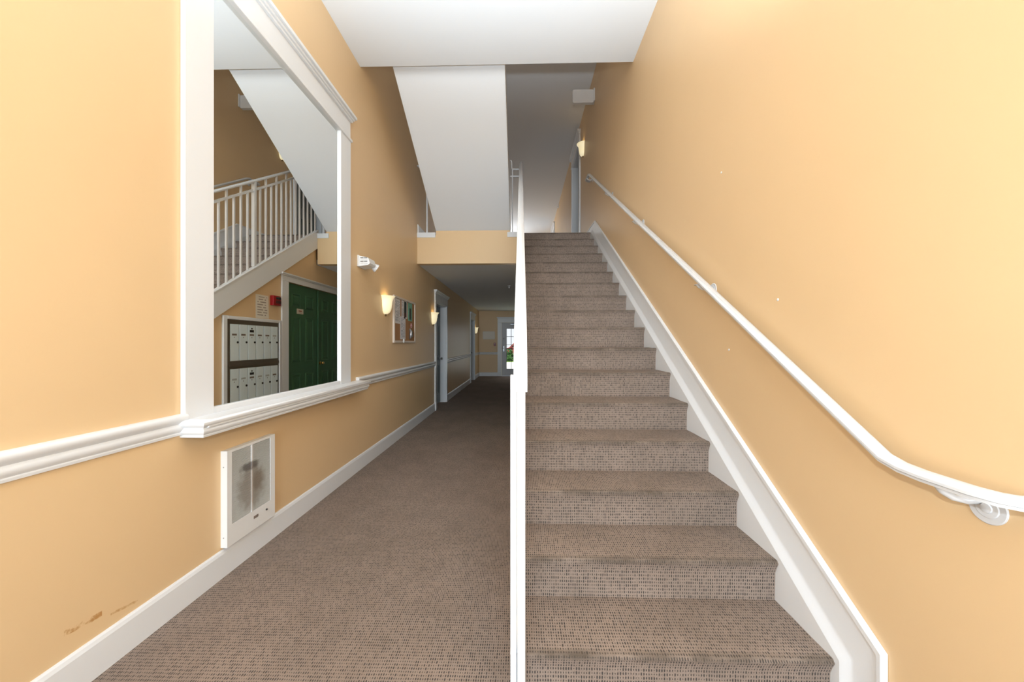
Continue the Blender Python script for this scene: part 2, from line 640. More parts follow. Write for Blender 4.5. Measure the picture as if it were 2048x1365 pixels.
struct(MB().box(XL - 0.15, XR + 0.15, 3.0, YE + 0.15, ZC2, ZC2 + 0.1), 'ceiling_upper', M['ceiling'],
       'grey white ceiling of the upper corridor', 'ceiling')

# baseboards
BBP = [(0, 0), (0.016, 0), (0.016, 0.128), (0.011, 0.142), (0.006, 0.148), (0, 0.148)]


def base_left(name, y0, y1, z, label):
    mb = MB()
    mb.prism([(XL + u, z + v) for u, v in BBP], y0, y1, 'y')
    return struct(mb, name, M['white'], label, 'baseboard')


base_left('baseboard_left', YB, 6.90, 0, 'long white baseboard below the mirror and heater')
base_left('baseboard_left', 8.05, 11.75, 0, 'white baseboard between the two dark hall doors')
base_left('baseboard_left', 12.90, YE, 0, 'short white baseboard past the far hall door')
base_left('baseboard_left', YF + 0.02, YE, FL2, 'white baseboard of the upper corridor beside the guard rail gap')
mb = MB()
mb.prism([(YE - u, v) for u, v in BBP], XL + 0.016, -0.91, 'x')
struct(mb, 'baseboard_far', M['white'], 'white baseboard on the end wall left of the glazed door', 'baseboard')
mb = MB()
mb.prism([(XR - u, FL2 + v) for u, v in BBP], U1[1] + 0.1, U2[0] - 0.1, 'y')
struct(mb, 'baseboard_right', M['white'], 'white baseboard of the upper corridor between its two doors', 'baseboard')

# chair rail
CRP = [(0, 0), (0.012, 0), (0.014, 0.010), (0.011, 0.014), (0.020, 0.024), (0.024, 0.036), (0.022, 0.046),
       (0.015, 0.054), (0.024, 0.062), (0.033, 0.074), (0.035, 0.086), (0.031, 0.095), (0.022, 0.100), (0, 0.100)]


def rail_left(name, y0, y1, label):
    mb = MB()
    mb.prism([(XL + u, 0.838 + v) for u, v in CRP], y0, y1, 'y')
    return struct(mb, name, M['white'], label, 'chair rail', smooth=40)


rail_left('trim_1', YB, 1.735, 'white moulded chair rail running up to the near end of the mirror sill')
rail_left('trim_2', 3.60, 6.90, 'white chair rail between the mirror sill and the nearest hall door')
rail_left('trim_3', 8.05, 11.75, 'white chair rail between the two dark hall doors')
rail_left('trim_4', 12.90, YE - 0.036, 'short white chair rail past the far hall door')
mb = MB()
mb.prism([(YE - u, 0.838 + v) for u, v in CRP], XL, -0.91, 'x')
struct(mb, 'trim_5', M['white'], 'white chair rail on the end wall below the sign', 'chair rail', smooth=40)


# ------------------------------------------------------------------ doors with casings in the side walls
def casing_x(door, xface, sgn, y0, y1, z0, zh, wd=0.1, head=0.22):
    """Side boards and a crowned head on a wall face at xface; sgn is the way out of the wall."""
    for a, b in ((y0 - wd, y0), (y1, y1 + wd)):
        mb = MB()
        x = sorted((xface, xface + sgn * 0.022))
        mb.box(x[0], x[1], a, b, z0, zh, 0.003)
        x = sorted((xface, xface + sgn * 0.028))
        mb.box(x[0], x[1], a - 0.002, b + 0.002, z0, z0 + 0.16, 0.003)
        mb.build('casing', M['white'], door)
    mb = MB()
    for d, ya, zb, zt in ((0.030, 0.008, 0.0, 0.018), (0.022, 0.0, 0.018, head - 0.06), (0.036, 0.014, head - 0.06, head - 0.038),
                          (0.052, 0.030, head - 0.038, head - 0.018), (0.062, 0.040, head - 0.018, head)):
        x = sorted((xface, xface + sgn * d))
        mb.box(x[0], x[1], y0 - wd - ya, y1 + wd + ya, zh + zb, zh + zt, 0.002)
    mb.build('door_head', M['white'], door)


def jamb_x(door, xa, xb, y0, y1, z0, zh, th=0.02):
    mb = MB()
    mb.box(xa, xb, y0, y0 + th, z0, zh - th)
    mb.box(xa, xb, y1 - th, y1, z0, zh - th)
    mb.box(xa, xb, y0, y1, zh - th, zh)
    mb.build('door_frame', M['white'], door)


def leaf_x(door, x0, x1, y0, y1, z0, z1, mat, panel_side, rows, handle=None):
    lf = MB().box(x0, x1, y0, y1, z0, z1, 0.003).build('door_leaf', mat, door)
    wd = y1 - y0
    st = 0.115 * wd / 0.78
    pw = (wd - 3 * st) / 2
    for k in range(2):
        a = y0 + st + k * (pw + st)
        for zb, zt in rows:
            xs = x0 if panel_side < 0 else x1
            o = 0.008 * panel_side
            mb = MB()
            # a sunk field: frame bead around, bevelled raised centre
            for (ia, oa, da, db) in ((0.0, 0.016, 0.0, 1.0), (0.030, 0.055, 0.0, 0.75)):
                A = [(a + ia, zb + ia), (a + pw - ia, zb + ia), (a + pw - ia, zt - ia), (a + ia, zt - ia)]
                B = [(a + oa, zb + oa), (a + pw - oa, zb + oa), (a + pw - oa, zt - oa), (a + oa, zt - oa)]
                va = [mb.bm.verts.new((xs + o * da, u, v)) for u, v in A]
                vb = [mb.bm.verts.new((xs + o * db, u, v)) for u, v in B]
                for i in range(4):
                    j = (i + 1) % 4
                    mb.bm.faces.new([va[i], va[j], vb[j], vb[i]])
                if ia == 0.0:
                    C_ = [(a + 0.03, zb + 0.03), (a + pw - 0.03, zb + 0.03), (a + pw - 0.03, zt - 0.03), (a + 0.03, zt - 0.03)]
                    vc = [mb.bm.verts.new((xs, u, v)) for u, v in C_]
                    for i in range(4):
                        j = (i + 1) % 4
                        mb.bm.faces.new([vb[i], vb[j], vc[j], vc[i]])
                else:
                    mb.bm.faces.new(vb)
            mb.build('door_panel', mat, lf)
    if handle:
        hy, hz, hm, dirx = handle
        mb = MB()
        xs = x0 if dirx < 0 else x1
        mb.lathe((xs, hy, hz), [(0.028, 0), (0.028, 0.006 * dirx), (0.011, 0.010 * dirx), (0.011, 0.030 * dirx),
                                (0.022, 0.038 * dirx), (0.027, 0.050 * dirx), (0.020, 0.062 * dirx), (0.004, 0.066 * dirx)], 16, 'x')
        mb.build('door_knob', hm, lf, 40)
    return lf


ROWS = [(0.20, 0.83), (1.00, 1.665), (1.795, 2.00)]
for nm, dd, lab in (('door_1', D1, 'nearer recessed dark hall door with crowned white casing beside a sconce'),
                    ('door_2', D2, 'farther dark hall door in white casing near the end wall')):
    d = thing(nm, lab, 'door', (XL, (dd[0] + dd[1]) / 2, 0), kind='structure')
    casing_x(d, XL, 1, dd[0], dd[1], 0, DH)
    jamb_x(d, XL - 0.15, XL, dd[0], dd[1], 0, DH)
    leaf_x(d, XL - 0.160, XL - 0.115, dd[0] + 0.021, dd[1] - 0.021, 0.012, DH - 0.022, M['dark_door'], 1, ROWS,
           (dd[1] - 0.09, 0.95, M['steel'], 1))
for nm, dd, lab in (('door_6', U1, 'upper corridor door in white casing at the top of the stairs'),
                    ('door_7', U2, 'far upper corridor door of which only the white head shows')):
    d = thing(nm, lab, 'door', (XR, (dd[0] + dd[1]) / 2, FL2), kind='structure')
    casing_x(d, XR, -1, dd[0], dd[1], FL2, UH)
    jamb_x(d, XR, XR + 0.15, dd[0], dd[1], FL2, UH)
    leaf_x(d, XR + 0.115, XR + 0.160, dd[0] + 0.021, dd[1] - 0.021, FL2 + 0.012, UH - 0.022, M['dark_door'], -1,
           [(a + FL2, b + FL2) for a, b in ROWS], (dd[0] + 0.09, FL2 + 0.95, M['steel'], -1))

# closet under the stairs: two green six-panel doors in one casing
tr = thing('trim_6', 'white casing around the pair of green closet doors', 'door casing', (0, CD[0], 0), kind='structure')
MB().box(-0.022, 0, 4.905, CD[0], 0, CD[2], 0.004).build('casing', M['white'], tr)
MB().box(-0.022, 0, CD[1], CD[1] + 0.11, 0, CD[2], 0.004).build('casing', M['white'], tr)
mb = MB()
for dx, ya, zb, zt in ((0.022, 0.0, 0.0, 0.075), (0.034, 0.012, 0.075, 0.092), (0.046, 0.022, 0.092, 0.11)):
    mb.box(-dx, 0, 4.905 - ya, CD[1] + 0.11 + ya, CD[2] + zb, CD[2] + zt, 0.002)
mb.build('door_head', M['white'], tr)
mid = 5.842
d = thing('door_4', 'green six-panel closet door with a small printed plate', 'door', (0.02, CD[0], 0), kind='structure')
leaf_x(d, 0.02, 0.06, CD[0] + 0.003, mid - 0.003, 0.01, CD[2] - 0.004, M['green_door'], -1, ROWS)
d5 = thing('door_5', 'green six-panel closet door with a brass knob', 'door', (0.02, CD[1], 0), kind='structure')
leaf_x(d5, 0.02, 0.06, mid + 0.003, CD[1] - 0.003, 0.01, CD[2] - 0.004, M['green_door'], -1, ROWS, (mid + 0.075, 0.955, M['brass'], -1))
mb = MB().box(-0.002, 0.012, mid - 0.018, mid + 0.002, 0.01, CD[2] - 0.006, 0.003)
mb.build('astragal', M['green_door'], d)
tag(MB().box(0.014, 0.0185, 5.29, 5.45, 1.71, 1.785, 0.001).build('door_sign', M['print_door']),
    'small cream plate with red print on the left green closet door', 'sign')

# glazed exterior door in the end wall
d = thing('door_3', 'grey exterior door with leaded glass at the end of the hall', 'door', (EX[0], YE, 0), kind='structure')
for a, b in ((EX[0] - 0.16, EX[0]), (EX[1], EX[1] + 0.16)):
    mb = MB().box(a, b, YE - 0.022, YE, 0, EZ, 0.004).box(a - 0.003, b + 0.003, YE - 0.03, YE, 0, 0.2, 0.003)
    mb.build('casing', M['white'], d)
mb = MB()
for dy, xa, zb, zt in ((0.022, 0, 0, 0.16), (0.038, 0.014, 0.16, 0.185), (0.055, 0.03, 0.185, 0.21)):
    mb.box(EX[0] - 0.16 - xa, EX[1] + 0.16 + xa, YE - dy, YE, EZ + zb, EZ + zt, 0.003)
mb.build('door_head', M['white'], d)
GX, GZ = (-0.565, -0.015), (0.28, 1.85)
mb = MB()
lx0, lx1 = EX[0] + 0.004, EX[1] - 0.004
mb.box(lx0, GX[0], YE + 0.03, YE + 0.075, 0.012, EZ - 0.004)
mb.box(GX[1], lx1, YE + 0.03, YE + 0.075, 0.012, EZ - 0.004)
mb.box(GX[0], GX[1], YE + 0.03, YE + 0.075, 0.012, GZ[0])
mb.box(GX[0], GX[1], YE + 0.03, YE + 0.075, GZ[1], EZ - 0.004)
lf = mb.build('door_leaf', M['grey_door'], d)
cols = [GX[0] + (GX[1] - GX[0]) * k / 3 for k in range(4)]
rws = [GZ[0], 0.588, 0.90, 1.215, 1.535, GZ[1]]
for a, b in zip(cols, cols[1:]):
    for c, e in zip(rws, rws[1:]):
        MB().box(a + 0.004, b - 0.004, YE + 0.048, YE + 0.056, c + 0.004, e - 0.004).build('glass_pane', M['glass'], lf)
mb = MB()
for x in cols:
    mb.box(x - 0.009, x + 0.009, YE + 0.04, YE + 0.064, GZ[0], GZ[1])
for z in rws:
    mb.box(GX[0], GX[1], YE + 0.04, YE + 0.064, z - 0.008, z + 0.008)
mb.box(GX[0], GX[1], YE + 0.034, YE + 0.07, 1.04, 1.075)
mb.build('lead_came', M['lead'], lf)
mb = MB()
mb.box(-0.70, -0.64, YE + 0.018, YE + 0.03, 0.95, 1.18, 0.01)
mb.tube([(-0.67, YE + 0.02, 1.09), (-0.67, YE - 0.03, 1.09), (-0.73, YE - 0.035, 1.085)], 0.012, 10)
mb.build('door_lever', M['steel'], lf, 40)
mb = MB().lathe((-0.67, YE + 0.03, 1.46), [(0.032, 0), (0.032, -0.012), (0.012, -0.02), (0.012, -0.03)], 16, 'y')
mb.build('deadbolt', M['steel'], lf, 40)
MB().box(-0.42, -0.10, YE - 0.01, YE + 0.03, 1.99, 2.03, 0.008).build('door_closer', M['steel'], lf)
MB().box(EX[0], EX[1], YE + 0.0, YE + 0.15, 0.0, 0.012).build('threshold', M['steel'], d)

wn = thing('added_window_1', 'added white sash window at the unseen end of the upper corridor', 'window', (-0.9, YE, FL2 + 0.55), kind='structure')  # window added out of view to go with the upper fill lamp
for (a, b, c, e) in ((-1.45, -1.36, 3.5, 5.02), (-0.44, -0.35, 3.5, 5.02), (-1.36, -0.44, 3.5, 3.58), (-1.36, -0.44, 4.94, 5.02), (-1.36, -0.44, 4.22, 4.27)):
    MB().box(a, b, YE - 0.03, YE - 0.001, c, e, 0.004).build('window_frame', M['white'], wn)
MB().box(-1.36, -0.44, YE - 0.012, YE - 0.004, 3.58, 4.94).build('pane', M['glass_dark'], wn)

# ------------------------------------------------------------------ outside the end door
struct(MB().box(-9, 9, YE + 0.2, 17.6, -0.14, -0.02), 'ground', M['grass'], 'green lawn seen through the glazed hall door', 'lawn')
struct(MB().box(-14, 14, 17.6, 25.0, -0.14, -0.015), 'road', M['paving'], 'pale paved drive beyond the lawn outside', 'drive')
struct(MB().box(-20, 20, 25.0, 60.0, -0.14, -0.02), 'ground', M['grass'], 'far green lawn beyond the paved drive', 'lawn')


def tree(x, y, h, r, label, seed):
    rnd = random.Random(seed)
    t = thing('tree', label, 'tree', (x, y, -0.02), 'trees outside the hall door')
    MB().tube([(x, y, -0.02), (x + 0.05, y, h * 0.3), (x, y, h * 0.6)], [0.14, 0.11, 0.06], 8).build('trunk', M['bark'], t, 60)
    mb = MB()
    for k in range(420):
        q, f = rnd.uniform(0, 2 * PI), rnd.uniform(-1, 1)
        rr = r * (0.55 + 0.45 * rnd.random())
        p = Vector((x + rr * math.cos(q) * math.sqrt(1 - f * f), y + rr * math.sin(q) * math.sqrt(1 - f * f), h * 0.72 + rr * f * 0.9))
        a = Vector((rnd.gauss(0, 1), rnd.gauss(0, 1), rnd.gauss(0, 1))).normalized() * 0.17
        b = a.orthogonal().normalized() * 0.09
        mb.poly([p - a, p + b, p + a, p - b])
    o = mb.build('crown', M['foliage'], t, merge=False)
    o['kind'] = 'stuff'


tree(-1.9, 30.0, 5.2, 1.5, 'leafy green tree left in the view through the door glass', 3)
tree(0.35, 33.0, 5.6, 1.6, 'leafy green tree right in the view through the door glass', 5)


def shrub(x, y, h, seed, label):
    rnd = random.Random(seed)
    mb = MB()
    for k in range(260):
        q, f = rnd.uniform(0, 2 * PI), rnd.random()
        rr = h * 0.6 * math.sqrt(1 - (f - 0.4) ** 2) * (0.6 + 0.4 * rnd.random())
        p = Vector((x + rr * math.cos(q), y + rr * math.sin(q), f * h))
        a = Vector((rnd.gauss(0, 1), rnd.gauss(0, 1), rnd.gauss(0, 1))).normalized() * 0.1
        b = a.orthogonal().normalized() * 0.06
        mb.poly([p - a, p + b, p + a, p - b])
    o = mb.build('shrub', M['foliage'], merge=False)
    tag(o, label, 'shrub', 'shrubs outside the hall door')


shrub(-1.1, 26.2, 0.9, 11, 'low green shrub left of the red car outside')
shrub(-0.1, 25.9, 0.75, 12, 'low green shrub in front of the red car outside')
car = thing('car', 'red parked car seen through the door glass', 'car', (0.4, 28.2, -0.02))
mb = MB().prism([(-1.5, 0.35), (-1.45, 0.85), (-0.9, 0.95), (-0.45, 1.38), (0.9, 1.38), (1.5, 0.98), (2.2, 0.9), (2.3, 0.35)], 27.4, 29.0, 'y')
mb.build('body', M['car_red'], car)
MB().prism([(-0.72, 0.98), (-0.36, 1.32), (0.84, 1.32), (1.25, 0.98)], 27.385, 27.4, 'y').build('car_window', M['glass_dark'], car)
for wx in (-0.85, 1.55):
    MB().lathe((wx, 27.4, 0.30), [(0.02, -0.03), (0.30, -0.02), (0.32, 0.0), (0.32, 0.16), (0.02, 0.16)], 20, 'y').build('wheel', M['rubber'], car, 40)

# ------------------------------------------------------------------ the carpeted flight
st = thing('staircase', 'straight carpeted flight of stairs with white stringers climbing along the right wall', 'stairs', (0.55, Y0 + RUN, 0))


def step_profile():
    """(y, z, arc) of one step relative to its nosing line, riser bottom first."""
    p = [(0.020, -RISE), (0.017, -0.06), (0.008, -0.035)]
    p += [(0.010 + 0.012 * math.cos(a) - 0.000, -0.012 + 0.012 * math.sin(a)) for a in
          [PI + 0.25 - (PI / 2 + 0.25) * i / 5 for i in range(6)]]
    p += [(0.10, -0.001), (0.20, 0.001), (RUN + 0.020, 0.0)]
    arcs = [0]
    for a, b in zip(p, p[1:]):
        arcs.append(arcs[-1] + math.dist(a, b))
    return p, arcs


def make_step_mesh():
    p, arcs = step_profile()
    bm = bmesh.new()
    L = bm.loops.layers.uv.new('UVMap')
    nx = 12
    xs = [0.012 + (XS - 0.012) * i / nx for i in range(nx + 1)]
    rows = []
    rnd = random.Random(4)
    for k, (y, z) in enumerate(p):
        rows.append([bm.verts.new((x, y + (0.0015 * rnd.gauss(0, 1) if 2 < k < 8 else 0), z)) for x in xs])
    for k in range(len(p) - 1):
        for i in range(nx):
            f = bm.faces.new([rows[k][i], rows[k][i + 1], rows[k + 1][i + 1], rows[k + 1][i]])
            f.smooth = True
            for l, (ii, kk) in zip(f.loops, ((i, k), (i + 1, k), (i + 1, k + 1), (i, k + 1))):
                l[L].uv = (xs[ii], arcs[kk])
    # closed back, underside and ends
    y1, zb = RUN + 0.020, -0.06
    lo = [bm.verts.new((x, y1, zb)) for x in xs]
    for i in range(nx):
        bm.faces.new([rows[-1][i], rows[-1][i + 1], lo[i + 1], lo[i]])
        bm.faces.new([lo[i], lo[i + 1], rows[0][i + 1], rows[0][i]])
    bm.faces.new([r[0] for r in rows] + [lo[0]])
    bm.faces.new(([r[-1] for r in rows] + [lo[-1]])[::-1])
    bmesh.ops.recalc_face_normals(bm, faces=bm.faces)
    me = D.meshes.new('step')
    bm.to_mesh(me)
    bm.free()
    me.materials.append(M['carpet'])
    me.set_sharp_from_angle(angle=math.radians(55))
    return me


step_me = make_step_mesh()
for n in range(1, NST + 1):
    o = D.objects.new('step', step_me)
    o.parent = st
    o.location = Vector((0, Y0 + n * RUN, n * RISE)) - st.location
    COL.objects.link(o)

# outer white stringer on the lobby side
ya, yb = 1.262, YF + 0.03
mb = MB()
mb.prism([(ya, 0.0), (ya, nose(ya) + 0.055), (yb, nose(yb) + 0.055), (yb, nose(yb) - 0.22), (Y0 + 0.22 / SL, 0.0)], -0.030, 0.0105, 'x')
mb.build('stringer', M['white'], st)
mb = MB()
mb.sweep([(-0.010, ya, nose(ya) + 0.055), (-0.010, yb, nose(yb) + 0.055)],
         [(-0.027, 0.0), (-0.027, 0.010), (-0.022, 0.016), (0.020, 0.016), (0.020, 0.0)])
mb.build('stringer_cap', M['white'], st)

# skirt board on the wall side: flat panel, coved band above it that turns down at the foot
inn = [(1.283, 0.0), (1.283, 0.190), (5.760, nose(5.760) + 0.005), (6.945, FL2 + 0.002)]
out = [(1.149, 0.0), (1.149, 0.326), (5.545, nose(5.545) + 0.250), (6.945, FL2 + 0.150)]
mb = MB()
mb.prism([(1.283, 0), (1.283, 0.19), (5.760, nose(5.760) + 0.005), (5.95, FL2 - 0.01), (5.95, 2.7), (1.75, 0)], XS, XR - 0.001, 'x')
mb.build('skirt_board', M['white'], st)
mb = MB()
secs = [(0.0, XS), (0.10, XS + 0.006), (0.20, XS + 0.0145), (0.27, XS + 0.018), (0.86, XS + 0.018), (0.88, XS + 0.012), (0.97, XS + 0.012), (1.0, XS + 0.018), (1.0, XR - 0.001), (0.0, XR - 0.001)]
rings = []
for (i0, o0) in zip(inn, out):
    rings.append([mb.bm.verts.new((x, i0[0] + (o0[0] - i0[0]) * s, i0[1] + (o0[1] - i0[1]) * s)) for s, x in secs])
for r0, r1 in zip(rings, rings[1:]):
    for k in range(len(secs)):
        j = (k + 1) % len(secs)
        mb.bm.faces.new([r0[k], r0[j], r1[j], r1[k]])
mb.bm.faces.new(rings[0])
mb.bm.faces.new(rings[-1][::-1])
mb.build('skirt_moulding', M['white'], st, 30)

# the flight above, of which the sloping white underside shows
st2 = thing('staircase', 'sloping white underside of the upper flight hanging above the lobby', 'stairs', (-0.75, YF, FL2))
SS = 0.575
def soff(y):
    return 3.045 + SS * (YF + 0.02 - y)
mb = MB()
mb.prism([(YF + 0.02, soff(YF + 0.02)), (3.70, soff(3.70)), (3.70, soff(3.70) + 0.16), (YF + 0.30, soff(YF + 0.30) + 0.16), (YF + 0.30, FL2 + 0.002), (YF + 0.02, FL2 + 0.002)], -1.335, -0.175, 'x')
mb.build('soffit', M['ceiling'], st2)
for x0, x1 in ((-1.342, -1.335), (-0.175, -0.168)):
    mb = MB()
    mb.prism([(YF + 0.02, soff(YF + 0.02) + 0.004), (3.705, soff(3.705) + 0.004), (3.705, soff(3.705) + 0.30), (YF + 0.25, soff(YF + 0.25) + 0.30), (YF + 0.25, FL2 + 0.002), (YF + 0.02, FL2 + 0.002)], x0, x1, 'x')
    mb.build('stringer', M['white'], st2)

# ------------------------------------------------------------------ metal guard rail along the open side of the stairs
RAILP = [(-0.0165, -0.014), (-0.0165, -0.007), (-0.0235, -0.004), (-0.0235, 0.003), (-0.018, 0.008), (-0.012, 0.009),
         (-0.010, 0.013), (0, 0.0155), (0.010, 0.013), (0.012, 0.009), (0.018, 0.008), (0.0235, 0.003), (0.0235, -0.004),
         (0.0165, -0.007), (0.0165, -0.014), (0.010, -0.010), (-0.010, -0.010)]
XG = -0.002
rl = thing('stair_railing', 'white metal stair railing with thin balusters along the open side of the stairs', 'railing', (XG, 1.25, 0))
TR, MR = 1.115, 1.005


def rz(y, d):
    return nose(y) + d


mb = MB()
path = [(XG, 1.242, 1.112), (XG, 1.244, 1.150), (XG, 1.256, 1.195), (XG, 1.285, 1.235)]
path += [(XG, 1.36, rz(1.36, TR) - 0.012), (XG, 1.45, rz(1.45, TR)), (XG, 5.72, rz(5.72, TR)), (XG, 5.80, rz(5.76, TR))]
mb.sweep(path, RAILP, nrm=(1, 0, 0))
mb.build('top_rail', M['metal_white'], rl, 35)
mb = MB()
mb.sweep([(XG, 1.265, rz(1.265, MR)), (XG, 5.78, rz(5.78, MR))], [(-0.009, -0.013), (0.009, -0.013), (0.009, 0.013), (-0.009, 0.013)], nrm=(1, 0, 0))
mb.build('mid_rail', M['metal_white'], rl)
mb = MB().box(-0.0125, 0.0145, 1.232, 1.262, 0.0, 1.19, 0.002)
mb.lathe((0.001, 1.232, 0.13), [(0.006, 0.001), (0.006, -0.002), (0.003, -0.003)], 10, 'y')
nw = mb.build('newel_post', M['metal_white'], rl)
MB().box(-0.036, -0.0155, 1.237, 1.262, 0.0, 1.17, 0.002).build('post_flange', M['metal_white'], rl)
yy = 4.404
MB().box(XG - 0.019, XG + 0.019, yy - 0.019, yy + 0.019, rz(yy, 0.066), rz(yy, TR - 0.008)).build('post', M['metal_white'], rl)
k = 0
ys = []
y = 4.404 - 0.1052
tall = False
while y > 1.32:
    ys.append((y, tall))
    tall = not tall
    y -= 0.1052
y = 4.404 + 0.1052
tall = False
while y < 5.76:
    ys.append((y, tall))
    tall = not tall
    y += 0.1022
bal_cache = {}
for y, tall in ys:
    if tall not in bal_cache:
        h = (TR - 0.014 if tall else MR - 0.008) - 0.062
        me_o = MB().box(-0.0095, 0.0095, -0.0095, 0.0095, 0, h).build('baluster', M['metal_white'])
        me_o.parent = rl
        me_o.location = Vector((XG, y, rz(y, 0.062))) - rl.location
        bal_cache[tall] = me_o
    else:
        c = bal_cache[tall].copy()
        COL.objects.link(c)
        c.parent = rl
        c.location = Vector((XG, y, rz(y, 0.062))) - rl.location

# short guard rails on the floor edge at either side of the upper flight
SQ = [(-0.011, -0.011), (0.011, -0.011), (0.011, 0.011), (-0.011, 0.011)]
g1 = thing('guard_railing', 'short white guard rail between the upper flight and the left wall', 'railing', (-1.48, YF + 0.03, FL2 - 0.07))
MB().box(XL, -1.345, YF - 0.012, YF + 0.14, FL2 - 0.072, FL2 + 0.006, 0.003).build('base_cap', M['white'], g1)
MB().box(-1.496, -1.474, YF + 0.02, YF + 0.042, FL2 + 0.006, FL2 + 1.06).build('baluster', M['metal_white'], g1)
MB().sweep([(XL, YF + 0.031, FL2 + 1.07), (-1.345, YF + 0.031, FL2 + 1.07)], RAILP).build('top_rail', M['metal_white'], g1, 35)
g2 = thing('guard_railing', 'short white guard rail between the stair railing and the upper flight', 'railing', (-0.1, YF + 0.03, FL2 - 0.07))
MB().box(-0.215, -0.031, YF - 0.012, YF + 0.02, FL2 - 0.072, FL2 + 0.006, 0.003).build('base_cap', M['white'], g2)
MB().box(-0.142, -0.126, YF - 0.002, YF + 0.014, FL2 + 0.006, FL2 + 0.985).build('baluster', M['metal_white'], g2)
MB().box(-0.168, -0.028, YF - 0.004, YF + 0.016, FL2 + 0.865, FL2 + 0.890).build('mid_rail', M['metal_white'], g2)
mb = MB()
mb.tube([(-0.167, YF + 0.006, FL2 + 1.13), (-0.152, YF + 0.006, FL2 + 1.125), (-0.146, YF + 0.006, FL2 + 1.10), (-0.146, YF + 0.006, FL2 + 1.02), (-0.140, YF + 0.006, FL2 + 0.995), (-0.125, YF + 0.006, FL2 + 0.990), (-0.027, YF + 0.006, FL2 + 0.990)], 0.012, 8)
mb.build('top_rail', M['metal_white'], g2, 50)

# ------------------------------------------------------------------ handrail on the right wall
XH = 1.050
hr = thing('wall_handrail', 'white moulded handrail on brackets climbing the right wall', 'handrail', (XR, 1.0, 0.9))


def hz(y):
    return 2.890 + 0.637 * (y - 4.133)


yk = 1.050
path = [(XR, 0.812, 0.932), (XR - 0.018, 0.813, 0.932), (XH + 0.028, 0.820, 0.932), (XH + 0.010, 0.838, 0.932), (XH, 0.875, 0.932),
        (XH, 0.98, 0.932), (XH, 1.035, 0.936), (XH, 1.085, hz(1.085)), (XH, 5.66, hz(5.66)), (XH, 5.72, hz(5.70)), (XH, 5.90, hz(5.71)),
        (XH + 0.006, 5.935, hz(5.71)), (XH + 0.025, 5.955, hz(5.71)), (XR, 5.965, hz(5.71))]
MB().sweep(path, RAILP).build('rail', M['metal_white'], hr, 35)
brs = []
for yb_ in (0.908, 2.168, 3.402, 4.533, 5.80):
    zc = (0.932 if yb_ < 1.0 else hz(min(yb_, 5.71))) - 0.050
    if not brs:
        b = MB().lathe((XR, yb_, zc), [(0.038, -0.0005), (0.038, -0.0025), (0.036, -0.004), (0.024, -0.004), (0.022, -0.0055), (0.012, -0.0055), (0.011, -0.008), (0.006, -0.0095)], 28, 'x').build('bracket', M['metal_white'], hr, 30)
        mb = MB()
        pts = [(XR - 0.003, yb_ + 0.018, zc + 0.016), (XR - 0.022, yb_ + 0.026, zc + 0.008), (XR - 0.045, yb_ + 0.034, zc + 0.012), (XH + 0.006, yb_ + 0.038, zc + 0.026), (XH, yb_ + 0.039, zc + 0.040)]
        mb.tube(pts, [0.013, 0.010, 0.009, 0.010, 0.013], 12)
        mb.box(XH - 0.013, XH + 0.013, yb_ + 0.018, yb_ + 0.062, zc + 0.034, zc + 0.040, 0.002)
        arm = mb.build('bracket_arm', M['metal_white'], b, 50)
        brs.append((b, arm, zc, yb_))
    else:
        b0, arm0, z0_, y0_ = brs[0]
        c = b0.copy()
        COL.objects.link(c)
        c.location = b0.location + Vector((0, yb_ - y0_, zc - z0_))
        c2 = arm0.copy()
        COL.objects.link(c2)
        c2.parent = c

# ------------------------------------------------------------------ the large framed mirror
mr = thing('wall_mirror', 'tall white framed mirror on the left wall reflecting mailboxes and stairs', 'mirror', (XL, 2.58, 0.90))
GY0, GY1, GZ0, GZ1 = 1.893, 3.250, 0.935, 3.195
MB().box(XL, XL + 0.006, GY0 - 0.02, GY1 + 0.02, GZ0 - 0.01, GZ1 + 0.02).build('mirror_glass', M['mirror'], mr)
FX = XL + 0.024
for a, b in ((1.722, GY0), (GY1, 3.445)):
    MB().box(XL, FX, a, b, 0.90, GZ1, 0.004).build('casing', M['white'], mr)
mb = MB().box(XL, FX - 0.004, 1.722, 3.445, GZ1, 3.385, 0.003)
mb.build('header_board', M['white'], mr)
MB().box(XL, FX + 0.012, 1.708, 3.457, GZ1 - 0.012, GZ1 + 0.012, 0.005, 2).build('necking', M['white'], mr)
mb = MB()
for d_, e_, z0_, z1_ in ((0.040, 0.010, 3.368, 3.388), (0.052, 0.020, 3.386, 3.408), (0.070, 0.034, 3.406, 3.432)):
    mb.box(XL, XL + d_, 1.722 - e_, 3.445 + e_, z0_, z1_, 0.004, 2)
mb.build('crown', M['white'], mr)
MB().box(XL + 0.006, XL + 0.022, GY0, GY1, GZ0 - 0.03, GZ0 + 0.006, 0.004).build('glass_bead', M['white'], mr)
mb = MB().box(XL, -1.505, 1.735, 3.60, 0.868, 0.910, 0.006, 2)
sill = mb.build('sill', M['white'], mr)
mb = MB()
SP = [(u + (0.0 if u else -0.03), v * 0.84) for u, v in CRP]
mb.sweep([(XL, 1.735, 0.824), (-1.532, 1.735, 0.824), (-1.532, 3.60, 0.824), (XL, 3.60, 0.824)], [(u, v) for u, v in SP])
mb.build('sill_moulding', M['white'], mr, 40)

